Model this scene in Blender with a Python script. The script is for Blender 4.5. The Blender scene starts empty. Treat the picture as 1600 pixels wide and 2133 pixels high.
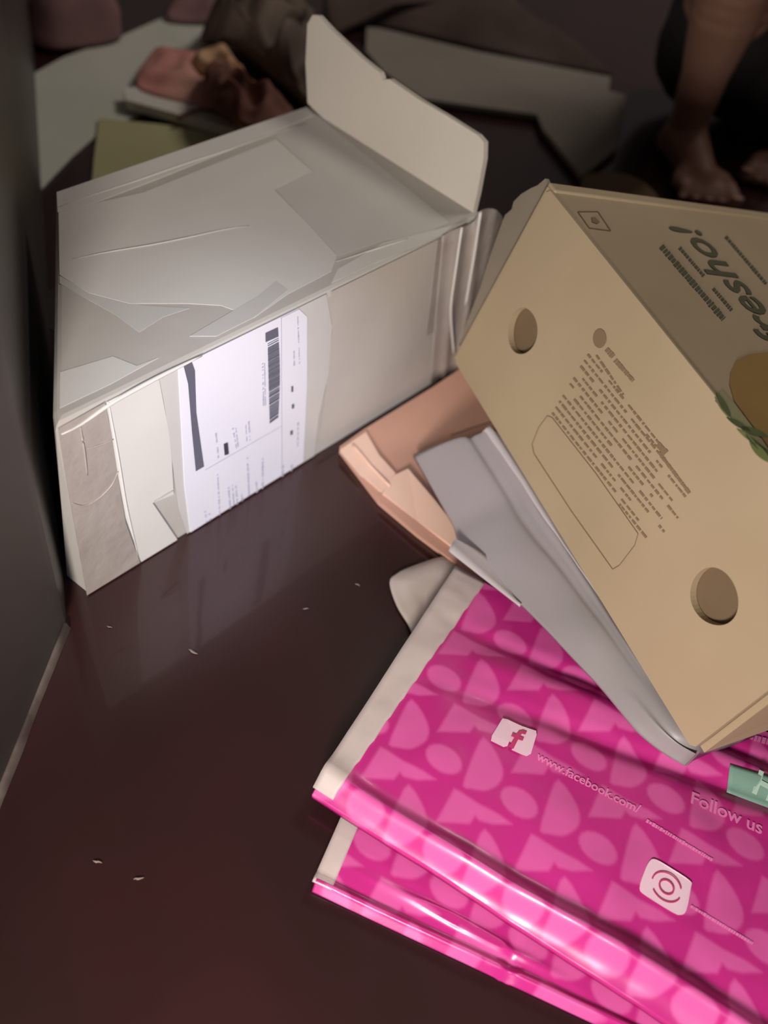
import bpy, bmesh, math, random
import numpy as np
from mathutils import Vector, Matrix, noise

random.seed(7)
SC = 0.5                                   # metres per layout unit (camera stands 0.5 m above the floor)
W, H, F = 1600.0, 2133.0, 1900.0
PITCH, ROLL = 0.85387931, 0.20981987
_cp, _sp = math.cos(PITCH), math.sin(PITCH)
FWD = np.array([0, _cp, -_sp]); _rt = np.array([1.0, 0, 0]); _up = np.array([0, _sp, _cp])
RGT = _rt * math.cos(ROLL) + _up * math.sin(ROLL)
UPV = -_rt * math.sin(ROLL) + _up * math.cos(ROLL)
CAMP = np.array([0, 0, 1.0])

# ---------------------------------------------------------------- camera
scn = bpy.context.scene
cd = bpy.data.cameras.new('camera'); cam = bpy.data.objects.new('camera', cd); scn.collection.objects.link(cam)
cam.matrix_world = Matrix(((RGT[0], UPV[0], -FWD[0], 0), (RGT[1], UPV[1], -FWD[1], 0), (RGT[2], UPV[2], -FWD[2], SC), (0, 0, 0, 1)))
cd.sensor_fit = 'HORIZONTAL'; cd.sensor_width = 36; cd.lens = 36 * F / W; cd.clip_start = 0.01
cd.dof.use_dof = True; cd.dof.focus_distance = 1.05 * SC; cd.dof.aperture_fstop = 5.6
scn.camera = cam

# ---------------------------------------------------------------- world, lamps, exposure
scn.view_settings.view_transform = 'Standard'; scn.view_settings.look = 'None'
scn.view_settings.gamma = 1; scn.view_settings.use_curve_mapping = False
scn.view_settings.exposure = 0.9
w = bpy.data.worlds.new('world'); scn.world = w; w.use_nodes = True
w.node_tree.nodes['Background'].inputs[0].default_value = (1.0, 0.86, 0.80, 1)
w.node_tree.nodes['Background'].inputs[1].default_value = 0.035


def area_lamp(name, loc, target, size, energy, col):
    l = bpy.data.lights.new(name, 'AREA'); l.shape = 'DISK'; l.size = size * SC; l.energy = energy; l.color = col
    o = bpy.data.objects.new(name, l); scn.collection.objects.link(o)
    o.location = Vector(loc) * SC
    o.rotation_euler = (Vector(target) - Vector(loc)).to_track_quat('-Z', 'Y').to_euler()
    return o


area_lamp('bulb_light', (-0.12, -0.60, 0.72), (0.0, 0.9, 0.1), 0.26, 3.0, (1.0, 0.93, 0.86))
area_lamp('background_fill', (1.15, 2.7, 2.7), (0.3, 2.1, 0.0), 0.9, 3.4, (1.0, 0.90, 0.80))  # added fill without a visible source, brightens the things at the back
sp = bpy.data.lights.new('torch_light', 'SPOT'); sp.energy = 5.5; sp.color = (0.80, 0.84, 1.0)
sp.spot_size = math.radians(30); sp.spot_blend = 1.0; sp.shadow_soft_size = 0.02
spo = bpy.data.objects.new('torch_light', sp); scn.collection.objects.link(spo)
spo.location = Vector((0.12, 0.0, 0.92)) * SC
spo.rotation_euler = (Vector((-0.17, 0.78, 0.17)) - Vector((0.12, 0.0, 0.92))).to_track_quat('-Z', 'Y').to_euler()


# ---------------------------------------------------------------- helpers
def ray(x, y):
    return FWD + RGT * (x - W / 2) / F + UPV * (H / 2 - y) / F


def at(x, y, z=0.0):
    d = ray(x, y)
    return CAMP + d * (z - 1) / d[2]


def on_plane(x, y, o, n):
    d = ray(x, y)
    return CAMP + d * (((o - CAMP) @ n) / (d @ n))


def srgb(r, g, b):
    f = lambda c: (c / 255 / 12.92) if c / 255 <= .04045 else ((c / 255 + .055) / 1.055) ** 2.4
    return (f(r), f(g), f(b), 1)


def mat(name, c1, c2=None, rough=0.6, scale=8.0, bump=0.0, bscale=40.0, spec=0.5, coat=0.0, sheen=0.0, attr=None, stretch=None, detail=3.0, transl=0.0, bdist=0.002):
    m = bpy.data.materials.new(name); m.use_nodes = True
    nt = m.node_tree; b = nt.nodes['Principled BSDF']
    b.inputs['Roughness'].default_value = rough
    b.inputs['Specular IOR Level'].default_value = spec
    b.inputs['Coat Weight'].default_value = coat
    b.inputs['Sheen Weight'].default_value = sheen
    tc = nt.nodes.new('ShaderNodeTexCoord'); src = tc.outputs['Object']
    if stretch:
        mp = nt.nodes.new('ShaderNodeMapping'); mp.inputs['Scale'].default_value = stretch
        nt.links.new(src, mp.inputs['Vector']); src = mp.outputs['Vector']
    n = nt.nodes.new('ShaderNodeTexNoise'); n.inputs['Scale'].default_value = scale; n.inputs['Detail'].default_value = detail
    nt.links.new(src, n.inputs['Vector'])
    mx = nt.nodes.new('ShaderNodeMix'); mx.data_type = 'RGBA'
    mx.inputs['A'].default_value = c1; mx.inputs['B'].default_value = c2 or c1
    rp = nt.nodes.new('ShaderNodeMapRange'); rp.inputs['From Min'].default_value = .35; rp.inputs['From Max'].default_value = .65
    nt.links.new(n.outputs['Fac'], rp.inputs['Value']); nt.links.new(rp.outputs['Result'], mx.inputs['Factor'])
    out = mx.outputs['Result']
    if attr:
        at_ = nt.nodes.new('ShaderNodeAttribute'); at_.attribute_name = 'print'
        m2 = nt.nodes.new('ShaderNodeMix'); m2.data_type = 'RGBA'
        nt.links.new(out, m2.inputs['A']); m2.inputs['B'].default_value = attr
        nt.links.new(at_.outputs['Fac'], m2.inputs['Factor']); out = m2.outputs['Result']
    nt.links.new(out, b.inputs['Base Color'])
    if bump:
        n2 = nt.nodes.new('ShaderNodeTexNoise'); n2.inputs['Scale'].default_value = bscale; n2.inputs['Detail'].default_value = 4
        nt.links.new(src, n2.inputs['Vector'])
        bp = nt.nodes.new('ShaderNodeBump'); bp.inputs['Strength'].default_value = bump; bp.inputs['Distance'].default_value = bdist
        nt.links.new(n2.outputs['Fac'], bp.inputs['Height']); nt.links.new(bp.outputs['Normal'], b.inputs['Normal'])
    return m


def thing(name, label, cat, loc=(0, 0, 0), group=None, kind=None):
    o = bpy.data.objects.new(name, None); scn.collection.objects.link(o)
    o.empty_display_size = .02; o.location = Vector(loc) * SC
    if label: o['label'] = label
    if cat: o['category'] = cat
    if group: o['group'] = group
    if kind: o['kind'] = kind
    return o


def tag(o, label, cat, group=None):
    o['label'] = label; o['category'] = cat
    if group: o['group'] = group
    return o


def wloc(o):
    v = Vector((0, 0, 0))
    while o is not None:
        v += o.location; o = o.parent
    return v


def obj(name, verts, faces, m, parent=None, smooth=False, base=None, label=None):
    """verts in layout units, world space"""
    me = bpy.data.meshes.new(name)
    V = np.array(verts, float) * SC
    off = np.array(wloc(parent)) if parent is not None else np.zeros(3)
    o = bpy.data.objects.new(name, me)
    if base is not None:
        b = np.array(base, float) * SC
        o.location = Vector(b - off); off = b
    me.from_pydata((V - off).tolist(), [], faces); me.update()
    if m: me.materials.append(m)
    bm = bmesh.new(); bm.from_mesh(me); bmesh.ops.recalc_face_normals(bm, faces=bm.faces); bm.to_mesh(me); bm.free()
    if smooth:
        for p in me.polygons: p.use_smooth = True
    scn.collection.objects.link(o)
    if parent is not None: o.parent = parent
    if label: o['label'] = label
    return o


def sheet(name, G, m, parent=None, thick=0.004, bottom=None, smooth=True, base=None, down=(0, 0, -1), vals=None, label=None):
    """G: n x k x 3 grid, closed downwards by thick (or to height bottom)"""
    G = np.array(G, float); n, k = G.shape[:2]
    top = G.reshape(-1, 3)
    bot = top + np.array(down) * thick
    if bottom is not None:
        bot = top.copy(); bot[:, 2] = np.minimum(bottom, top[:, 2] - .001)
    V = np.vstack([top, bot]); N = n * k; Fc = []
    idx = lambda i, j: i * k + j
    for i in range(n - 1):
        for j in range(k - 1):
            a, b, c, d = idx(i, j), idx(i + 1, j), idx(i + 1, j + 1), idx(i, j + 1)
            Fc.append((a, b, c, d)); Fc.append((a + N, d + N, c + N, b + N))
    for i in range(n - 1):
        a, b = idx(i, 0), idx(i + 1, 0); Fc.append((a, a + N, b + N, b))
        a, b = idx(i, k - 1), idx(i + 1, k - 1); Fc.append((a, b, b + N, a + N))
    for j in range(k - 1):
        a, b = idx(0, j), idx(0, j + 1); Fc.append((a, b, b + N, a + N))
        a, b = idx(n - 1, j), idx(n - 1, j + 1); Fc.append((a, a + N, b + N, b))
    o = obj(name, V, Fc, m, parent, smooth, base, label)
    if vals is not None:
        at_ = o.data.attributes.new('print', 'FLOAT', 'POINT')
        vv = np.concatenate([vals.reshape(-1), np.zeros(N)])
        at_.data.foreach_set('value', vv.astype(np.float32))
    return o


def prism(name, pts, nrm, thick, m, parent=None, base=None, label=None):
    """polygon (world points) given thickness towards -nrm"""
    P = np.array(pts, float); Q = P - np.array(nrm, float) * thick; n = len(P)
    Fc = [tuple(range(n)), tuple(range(2 * n - 1, n - 1, -1))] + [(i, i + n, (i + 1) % n + n, (i + 1) % n) for i in range(n)]
    return obj(name, np.vstack([P, Q]), Fc, m, parent, False, base, label)


def slab(name, px, z, thick, m, parent=None, base=None, label=None, zs=None):
    P = [at(p[0], p[1], p[2] if len(p) > 2 else z) for p in px]
    return prism(name, P, (0, 0, 1), thick, m, parent, base, label)


def smooth_poly(pts, n=6):
    P = np.array(pts, float); k = len(P); out = []
    for i in range(k):
        p0, p1, p2, p3 = P[i - 1], P[i], P[(i + 1) % k], P[(i + 2) % k]
        for j in range(n):
            t = j / n
            out.append(.5 * ((2 * p1) + (-p0 + p2) * t + (2 * p0 - 5 * p1 + 4 * p2 - p3) * t * t + (-p0 + 3 * p1 - 3 * p2 + p3) * t ** 3))
    return np.array(out)


def curve_pts(P, n):
    P = np.array(P, float)
    d = np.concatenate([[0], np.cumsum(np.linalg.norm(np.diff(P, axis=0), axis=1))])
    s = np.linspace(0, d[-1], n)
    Q = np.stack([np.interp(s, d, P[:, i]) for i in range(P.shape[1])], 1)
    for _ in range(2):
        Q[1:-1] = (Q[:-2] + 2 * Q[1:-1] + Q[2:]) / 4
    return Q


def nz(x, y, z=0.0, s=1.0):
    return noise.noise(Vector((x * s, y * s, z)))


def cloth(name, outline, m, parent=None, z0=0.01, hump=0.05, amp=0.02, fs=9.0, rings=22, thick=0.004, seed=0.0, base=None, sm=8, ridge=0.0, label=None):
    """crumpled fabric: outline = px points (x, y[, z]); bulges to hump in the middle"""
    P = smooth_poly([at(p[0], p[1], p[2] if len(p) > 2 else z0) for p in outline], sm)
    c = P.mean(0); n = len(P); V = []; Fc = []
    for r in range(rings + 1):
        t = 1 - r / rings
        for i in range(n):
            q = c + (P[i] - c) * t
            e = math.sin(min(1, (1 - t) * 1.7) * math.pi / 2)
            zz = P[i][2] * t + (z0) * (1 - t) + hump * e
            a = nz(q[0], q[1], seed, fs)
            if ridge: a = a * (1 - ridge) + ridge * (0.5 - abs(nz(q[0], q[1], seed + 3, fs * .8)) * 2.2)
            zz += amp * a * min(1, (1 - t) * 5)
            V.append((q[0], q[1], max(zz, .003)))
    for r in range(rings):
        for i in range(n):
            a, b = r * n + i, r * n + (i + 1) % n
            if r < rings - 1: Fc.append((a, b, b + n, a + n))
            else: Fc.append((a, b, b + n)) if False else Fc.append((a, b, b + n, a + n))
    N = len(V)
    V = np.array(V); B = V.copy(); B[:, 2] = np.maximum(B[:, 2] - thick, 0.0008)
    Fb = [tuple(x + N for x in reversed(f)) for f in Fc] + [(i, i + N, (i + 1) % n + N, (i + 1) % n) for i in range(n)]
    o = obj(name, np.vstack([V, B]), Fc + Fb, m, parent, True, base, label)
    bm = bmesh.new(); bm.from_mesh(o.data); bmesh.ops.remove_doubles(bm, verts=bm.verts, dist=1e-6); bm.to_mesh(o.data); bm.free()
    return o


def tube(name, pts, r, m, parent=None, sides=8, base=None, label=None):
    P = np.array(pts, float); n = len(P); V = []; Fc = []
    for i in range(n):
        t = P[min(i + 1, n - 1)] - P[max(i - 1, 0)]; t /= np.linalg.norm(t) + 1e-12
        a = np.cross(t, (0, 0, 1.0)); a = a / np.linalg.norm(a) if np.linalg.norm(a) > 1e-6 else np.array([1.0, 0, 0])
        b = np.cross(t, a); rr = r[i] if hasattr(r, '__len__') else r
        for j in range(sides):
            th = 2 * math.pi * j / sides
            V.append(P[i] + (a * math.cos(th) + b * math.sin(th)) * rr)
    for i in range(n - 1):
        for j in range(sides):
            Fc.append((i * sides + j, i * sides + (j + 1) % sides, (i + 1) * sides + (j + 1) % sides, (i + 1) * sides + j))
    Fc.append(tuple(range(sides))); Fc.append(tuple(range((n - 1) * sides, n * sides)))
    return obj(name, V, Fc, m, parent, True, base, label)


def text_mesh(name, body, size, org, xd, yd, m, parent, surf=None, off=0.0008, bold=0.0, spacing=1.0, base=None):
    cu = bpy.data.curves.new(name, 'FONT'); cu.body = body; cu.size = 1; cu.resolution_u = 3; cu.offset = bold; cu.space_character = spacing
    t = bpy.data.objects.new(name, cu); scn.collection.objects.link(t)
    dg = bpy.context.evaluated_depsgraph_get()
    me = bpy.data.meshes.new_from_object(t.evaluated_get(dg))
    co = np.array([v.co[:] for v in me.vertices]); fc = [tuple(p.vertices) for p in me.polygons]
    bpy.data.objects.remove(t); bpy.data.curves.remove(cu); bpy.data.meshes.remove(me)
    xd = np.array(xd); yd = np.array(yd); nn = np.cross(xd, yd); nn /= np.linalg.norm(nn)
    V = np.array(org) + co[:, :1] * size * xd + co[:, 1:2] * size * yd
    if surf is not None:
        for v in V: v[2] = surf(v[0], v[1]) + off
    else: V = V + nn * off
    return obj(name, V, fc, m, parent, False, base)


def rects(name, rs, frame, m, parent, base=None, surf=None, label=None):
    """many flat printed marks (ink) as one mesh; rs = list of 4-corner tuples in plane coords, frame(u,v)->world"""
    V = []; Fc = []
    for r in rs:
        i = len(V); V += [frame(*p) for p in r]; Fc.append(tuple(range(i, i + len(r))))
    V = np.array(V)
    if surf is not None:
        for v in V: v[2] = surf(v[0], v[1]) + .0012
    return obj(name, V, Fc, m, parent, False, base, label)


# ---------------------------------------------------------------- materials
M_floor = mat('oxide_floor', srgb(54, 27, 28), srgb(40, 24, 22), rough=.27, scale=5, bump=.08, bscale=18, spec=.6, coat=.35)
M_wall = mat('dark_wall', srgb(78, 72, 70), srgb(66, 60, 58), rough=.42, scale=4, bump=.1, bscale=12, spec=.5)
M_edge = mat('worn_edge', srgb(120, 108, 102), srgb(70, 58, 54), rough=.6, scale=30)
M_white = mat('whitish_board', srgb(196, 190, 182), srgb(184, 177, 170), rough=.55, scale=6, bump=.25, bscale=14, bdist=.004)
M_flapw = mat('pale_board', srgb(214, 205, 192), srgb(202, 193, 182), rough=.7, scale=5)
M_tape = mat('clear_tape', srgb(208, 205, 200), srgb(198, 194, 190), rough=.32, scale=8, bump=.2, bscale=16, bdist=.003)
M_tape2 = mat('milky_tape', srgb(222, 219, 213), srgb(212, 208, 203), rough=.36, scale=8, bump=.2, bscale=14, bdist=.003)
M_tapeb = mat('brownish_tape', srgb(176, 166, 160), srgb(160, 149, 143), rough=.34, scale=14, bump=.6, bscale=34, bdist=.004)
M_label = mat('label_paper', srgb(236, 234, 242), srgb(228, 226, 236), rough=.45, scale=5)
M_ink = mat('grey_ink', srgb(106, 104, 118), srgb(96, 94, 108), rough=.6)
M_ink2 = mat('pale_ink', srgb(190, 188, 204), rough=.6)
M_kraft = mat('kraft_board', srgb(180, 160, 130), srgb(170, 150, 120), rough=.75, scale=7, bump=.12, bscale=30, stretch=(1, 1, 1), bdist=.001)
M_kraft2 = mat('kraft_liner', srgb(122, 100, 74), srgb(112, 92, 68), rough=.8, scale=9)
M_brownink = mat('brown_ink', srgb(136, 112, 86), srgb(128, 104, 80), rough=.8)
M_greenink = mat('dark_green_ink', srgb(74, 70, 40), srgb(60, 72, 44), rough=.7)
M_leaf = mat('leaf_green_ink', srgb(98, 112, 62), srgb(82, 92, 44), rough=.7, scale=30)
M_leaf2 = mat('pale_green_ink', srgb(158, 152, 108), rough=.7, scale=20)
M_yellow = mat('mustard_ink', srgb(158, 126, 52), srgb(148, 112, 48), rough=.7, scale=14)
M_peach = mat('peach_board', srgb(208, 160, 138), srgb(198, 150, 130), rough=.75, scale=6)
M_peach_lit = mat('lit_peach_board', srgb(236, 200, 178), srgb(226, 188, 166), rough=.75, scale=8)  # same peach board, light caught by the flaps put into the colour
M_grey = mat('grey_mailer_film', srgb(168, 160, 164), srgb(152, 146, 146), rough=.42, scale=5, bump=.3, bscale=16, bdist=.003)
M_greyl = mat('pale_mailer_film', srgb(206, 198, 202), srgb(192, 184, 186), rough=.42, scale=6, bump=.2, bscale=18)
M_pink = mat('pink_film', srgb(206, 48, 140), srgb(198, 42, 132), rough=.33, scale=6, bump=.10, bscale=9, bdist=.004, attr=srgb(224, 94, 168), coat=.12)
M_strip = mat('white_seal_strip', srgb(216, 202, 198), srgb(204, 188, 184), rough=.5, scale=12, bump=.35, bscale=30)
M_icon = mat('icon_white_ink', srgb(250, 212, 230), rough=.4)
M_icontxt = mat('pale_pink_ink', srgb(250, 140, 204), rough=.35)
M_teal = mat('teal_ink', srgb(120, 158, 142), srgb(132, 166, 152), rough=.4)
M_tealtxt = mat('pale_teal_ink', srgb(176, 204, 188), rough=.4)
M_magenta = mat('magenta_ink', srgb(206, 60, 120), rough=.4)
M_beige = mat('crumpled_paper', srgb(196, 182, 174), srgb(180, 166, 158), rough=.6, scale=12, bump=.4, bscale=22)
M_card = mat('grey_card', srgb(150, 140, 132), srgb(138, 130, 120), rough=.8, scale=7)
M_paper = mat('greenish_paper', srgb(216, 216, 206), srgb(204, 206, 192), rough=.8, scale=5)
M_olive = mat('olive_envelope', srgb(188, 182, 140), srgb(178, 172, 130), rough=.8, scale=5)
M_pad = mat('white_pad', srgb(232, 228, 220), srgb(222, 218, 208), rough=.7)
M_dusty = mat('dusty_pink_fabric', srgb(150, 112, 112), srgb(122, 92, 92), rough=.9, scale=14)
M_pinkcl = mat('rose_print_fabric', srgb(214, 138, 138), srgb(206, 158, 140), rough=.9, scale=16, bump=.4, bscale=50)
M_tan = mat('tan_fabric', srgb(212, 172, 134), srgb(170, 124, 94), rough=.9, scale=18, bump=.3, bscale=40)
M_maroon = mat('brown_print_fabric', srgb(126, 84, 72), srgb(96, 56, 46), rough=.9, scale=20, bump=.3, bscale=40)
M_brown = mat('sheer_brown_fabric', srgb(108, 92, 80), srgb(84, 70, 60), rough=.7, scale=10, bump=.5, bscale=20, stretch=(3, 1, 1))
M_strap = mat('strap', srgb(110, 86, 72), rough=.8)
M_skin = mat('skin', srgb(142, 104, 88), srgb(130, 94, 78), rough=.55, scale=14)
M_nail = mat('nail', srgb(190, 148, 134), rough=.35)
M_dark = mat('dark_clothing', srgb(28, 22, 22), srgb(22, 17, 18), rough=.95, scale=20)
M_hair = mat('hair', srgb(22, 18, 16), rough=.6)
M_lint = mat('lint', srgb(140, 122, 114), rough=.9)

# ---------------------------------------------------------------- setting: floor and the dark wall on the left
fl = obj('floor', [(-6, -5, 0), (8, -5, 0), (8, 9, 0), (-6, 9, 0), (-6, -5, -.1), (8, -5, -.1), (8, 9, -.1), (-6, 9, -.1)],
         [(0, 1, 2, 3), (7, 6, 5, 4), (0, 4, 5, 1), (1, 5, 6, 2), (2, 6, 7, 3), (3, 7, 4, 0)], M_floor)
fl['kind'] = 'structure'
Cw = at(138, 1302); Aw = at(70, 100); Bw = at(0, 1650)
dA = (Aw - Cw) / np.linalg.norm(Aw - Cw); dB = (Bw - Cw) / np.linalg.norm(Bw - Cw)
A2 = Cw + dA * 4.0; B2 = Cw + dB * 2.0
foot = [A2, Cw + dA * .012, Cw + (dA + dB) * .002, Cw + dB * .012, B2, B2 + (-.25, 0, 0), A2 + (-1.0, -.6, 0)]
wl = prism('wall_left', [p + np.array([0, 0, 3.6]) for p in foot], (0, 0, 1), 3.6, M_wall); wl['kind'] = 'structure'
nB = np.array([-dB[1], dB[0], 0]);  nB = nB if nB[0] > 0 else -nB
q0 = Cw + dB * .004; tr = []
G = []
for i in range(26):
    t = i / 25; c = Cw + dB * (.004 + t * 1.4); wv = .007 + .002 * nz(t * 30, 0, 2)
    G.append([c - nB * .002 + (0, 0, .012), c + nB * wv * .5 + (0, 0, .010), c + nB * wv + (0, 0, .0012)])
tr = sheet('trim_1', G, M_edge, thick=.001, bottom=.0002); tr['kind'] = 'structure'

# ---------------------------------------------------------------- the taped white parcel
O1 = np.array([-0.34884121, 0.62669871, 0.0]); Y1 = 0.957025
E1 = np.array([math.cos(Y1), math.sin(Y1), 0]); G1 = np.array([-math.sin(Y1), math.cos(Y1), 0])
L1, W1, H1 = 0.70315846, 0.3729433, 0.30565561
UPZ = np.array([0, 0, 1.0])
box1 = thing('parcel_box', 'white taped cardboard parcel with shipping label and one raised end flap', 'box', O1 + E1 * .35 + G1 * .18)


def b1(u, v, z): return O1 + E1 * u + G1 * v + UPZ * z


pb = at(115, 395, H1) - O1; BLu, BLv = pb @ E1, pb @ G1
c_ = at(140, 1200, 0) - O1; chb = (c_ @ E1, c_ @ G1)
c_ = at(112, 872, H1 - .012) - O1; cht = (c_ @ E1, c_ @ G1)


def body_mesh():
    bot = [(.004, .004), (L1, 0), (L1, W1), (BLu, BLv), chb]
    top = [(.0, .0), (L1, 0), (L1, W1), (BLu, BLv), cht]
    V = [b1(*p, 0.001) for p in bot] + [b1(*p, H1) for p in top]
    Fc = [(4, 3, 2, 1, 0), (5, 6, 7, 8, 9)] + [(i, (i + 1) % 5, (i + 1) % 5 + 5, i + 5) for i in range(5)]
    return V, Fc


V, Fc = body_mesh()
bo = obj('carton_body', V, Fc, M_white, box1)
bm = bmesh.new(); bm.from_mesh(bo.data)
zt = H1 * SC * .9
bmesh.ops.bevel(bm, geom=[e for e in bm.edges if min(v.co.z for v in e.verts) > zt], offset=.009 * SC, segments=3, profile=.5, affect='EDGES')
bm.to_mesh(bo.data); bm.free()

TOPO = b1(0, 0, H1); FRO = b1(0, 0, 0); NF = -G1


def topp(x, y, h=.0): p = at(x, y, H1 + h); return p
def frontp(x, y, h=.0): return on_plane(x, y, FRO + NF * h, NF)


def clipz(p):                                    # keep front patches above the floor
    p = p.copy(); p[2] = min(max(p[2], .003), H1 - .0015); return p


def top_patch(name, px, m, h=.0016, label=None):
    h *= .22; P = []
    for q in px:
        p = topp(*q, h); d = p - O1; u = min(max(d @ E1, .004), L1 - .004); v = min(max(d @ G1, .003), W1 - .003)
        P.append(b1(u, v, H1 + h))
    return prism(name, P, UPZ, h * .9, m, box1, None, label)


def front_patch(name, px, m, h=.0016, label=None):
    h *= .28
    P = [clipz(frontp(*q, h)) for q in px]
    return prism(name, P, NF, h * .9, m, box1, None, label)


# tape and paper wrap on the top face
top_patch('wrap_sheet', [(122, 440), (300, 400), (575, 290), (650, 356), (571, 394), (640, 465), (702, 532), (690, 565), (600, 612),
                         (530, 661), (460, 636), (390, 632), (270, 632), (185, 610), (124, 572)], M_tape2, .0022, 'pale wrap sheet with a stepped edge')
top_patch('tape_strip', [(118, 400), (640, 222), (655, 240), (570, 275), (330, 372), (190, 425), (120, 442)], M_tape2, .003)
top_patch('tape_strip', [(124, 590), (184, 624), (240, 655), (290, 692), (340, 660), (395, 642), (300, 636), (190, 612), (124, 574)], M_tape, .0012)
top_patch('tape_strip', [(125, 775), (235, 742), (285, 762), (330, 745), (230, 800), (124, 850)], M_tape2, .002)
top_patch('tape_strip', [(575, 284), (650, 232), (935, 462), (880, 490), (800, 500), (704, 534), (640, 466), (573, 393), (652, 356)], M_tape, .0010)
top_patch('tape_strip', [(704, 560), (800, 505), (985, 462), (880, 510), (780, 548), (690, 590)], M_tape2, .0024)
top_patch('tape_strip', [(395, 700), (540, 615), (575, 585), (600, 604), (530, 660), (450, 700)], M_tape, .0030)
# creases in the tape: long low ridges
for k, (pa, pb_) in enumerate([((120, 432), (636, 258)), ((150, 540), (520, 470)), ((700, 545), (850, 497))]):
    P = []
    for i in range(14):
        t = i / 13; x = pa[0] + (pb_[0] - pa[0]) * t; y = pa[1] + (pb_[1] - pa[1]) * t + 6 * nz(t * 3, k, 1)
        P.append(topp(x, y, .0008))
    rr = [.0006 * math.sin(math.pi * (i + .5) / 14) + .0002 for i in range(14)]
    tube('crease', P, rr, M_tape2 if k % 2 == 0 else M_tape, box1, 6)
# front face
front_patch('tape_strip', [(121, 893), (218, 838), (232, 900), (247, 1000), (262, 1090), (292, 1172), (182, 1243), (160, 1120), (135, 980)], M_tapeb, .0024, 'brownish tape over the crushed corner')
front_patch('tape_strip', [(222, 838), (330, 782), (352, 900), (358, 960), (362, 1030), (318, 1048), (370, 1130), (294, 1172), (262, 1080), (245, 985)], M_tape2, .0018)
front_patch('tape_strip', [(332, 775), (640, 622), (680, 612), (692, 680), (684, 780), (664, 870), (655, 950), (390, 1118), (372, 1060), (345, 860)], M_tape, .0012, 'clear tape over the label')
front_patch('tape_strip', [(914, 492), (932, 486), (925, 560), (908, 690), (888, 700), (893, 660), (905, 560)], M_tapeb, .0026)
front_patch('tape_strip', [(690, 606), (915, 498), (905, 560), (895, 680), (898, 780), (664, 925), (680, 800), (692, 690)], M_white, .0006)
# crease ridges on the crushed left part
for k, P0 in enumerate([[(128, 905), (160, 893), (200, 862), (232, 838), (330, 772), (420, 735)],
                        [(150, 1048), (175, 1056), (205, 1040), (235, 1010), (246, 982)],
                        [(168, 890), (176, 940), (182, 990)], [(182, 935), (215, 925), (236, 915)],
                        [(226, 838), (245, 940), (262, 1050), (288, 1160)], [(318, 1046), (345, 1030), (360, 1022)]]):
    Q = curve_pts([clipz(frontp(x, y, .001)) for x, y in P0], 16)
    rr = [(.0026 if k == 0 else .0009) * math.sin(math.pi * (i + .8) / 17.6) + .0004 for i in range(16)]
    tube('crease', Q, rr, M_tape2 if k in (0, 4) else M_tapeb, box1, 6)

# shipping label with its print
lab = front_patch('shipping_label', [(372, 764), (480, 706), (622, 640), (640, 660), (640, 800), (632, 962), (397, 1112), (385, 1010)], M_label, .0050, 'white printed shipping label')


def lf(s, t, h=.0030):
    """label coords: s across (0 left .. 1 right), t down (0 top .. 1 bottom) -> px quad interpolation on the front plane"""
    a, b, c, d = [clipz(frontp(*p, h)) for p in ((385, 757), (625, 642), (625, 968), (397, 1108))]
    return (a * (1 - s) + b * s) * (1 - t) + (d * (1 - s) + c * s) * t


def quad_px(p):
    return [clipz(frontp(*q, .0024)) for q in p]


def ink(name, quads, m, label=None):
    V = []; Fc = []
    for q in quads:
        i = len(V); V += quad_px(q); Fc.append(tuple(range(i, i + len(q))))
    o = obj(name, V, Fc, m, lab, False, None, label)
    if len(quads) > 1: o['kind'] = 'stuff'
    return o


ink('printed_bar', [[(382, 752), (399, 746), (406, 772), (409, 860), (425, 972), (408, 982), (400, 900), (392, 800)]], M_ink)
bars = []
random.seed(3)
y = 0.0
segs = [(0, .10, 1), (.10, .115, 0), (.115, .122, 1), (.122, .135, 0), (.135, .145, 1), (.145, .16, 0)]
t = .16
while t < .98:
    wd = random.choice([.008, .012, .02, .03, .012, .05 if .4 < t < .6 else .016]); segs.append((t, min(t + wd, 1), 1)); t += wd + random.choice([.004, .005, .009 if t > .6 else .004])
for a, b, on in segs:
    if not on: continue
    # bar code runs down the label between px (554..582, 690) and (558..580, 884)
    L = lambda t: (553 + 5 * t + (4 if t > .1 else 0), 694 + 191 * t); R = lambda t: (579 + 1 * math.sin(t * 3) * 4, 682 + 190 * t)
    bars.append([L(a), R(a), R(b), L(b)])
ink('bar_code', bars, M_ink)
txt = []


def vline(x0, y0, x1, y1, wd, dens=.75):
    """a run of tiny printed text seen as dashes"""
    n = int(math.hypot(x1 - x0, y1 - y0) / 3.2)
    for i in range(n):
        if random.random() > dens: continue
        ta, tb = i / n, (i + random.uniform(.55, .95)) / n
        xa, ya, xb, yb = x0 + (x1 - x0) * ta, y0 + (y1 - y0) * ta, x0 + (x1 - x0) * tb, y0 + (y1 - y0) * tb
        ww = wd * random.uniform(.5, 1)
        txt.append([(xa - ww / 2, ya + ww * .22), (xa + ww / 2, ya - ww * .22), (xb + ww / 2, yb - ww * .22), (xb - ww / 2, yb + ww * .22)])


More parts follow.
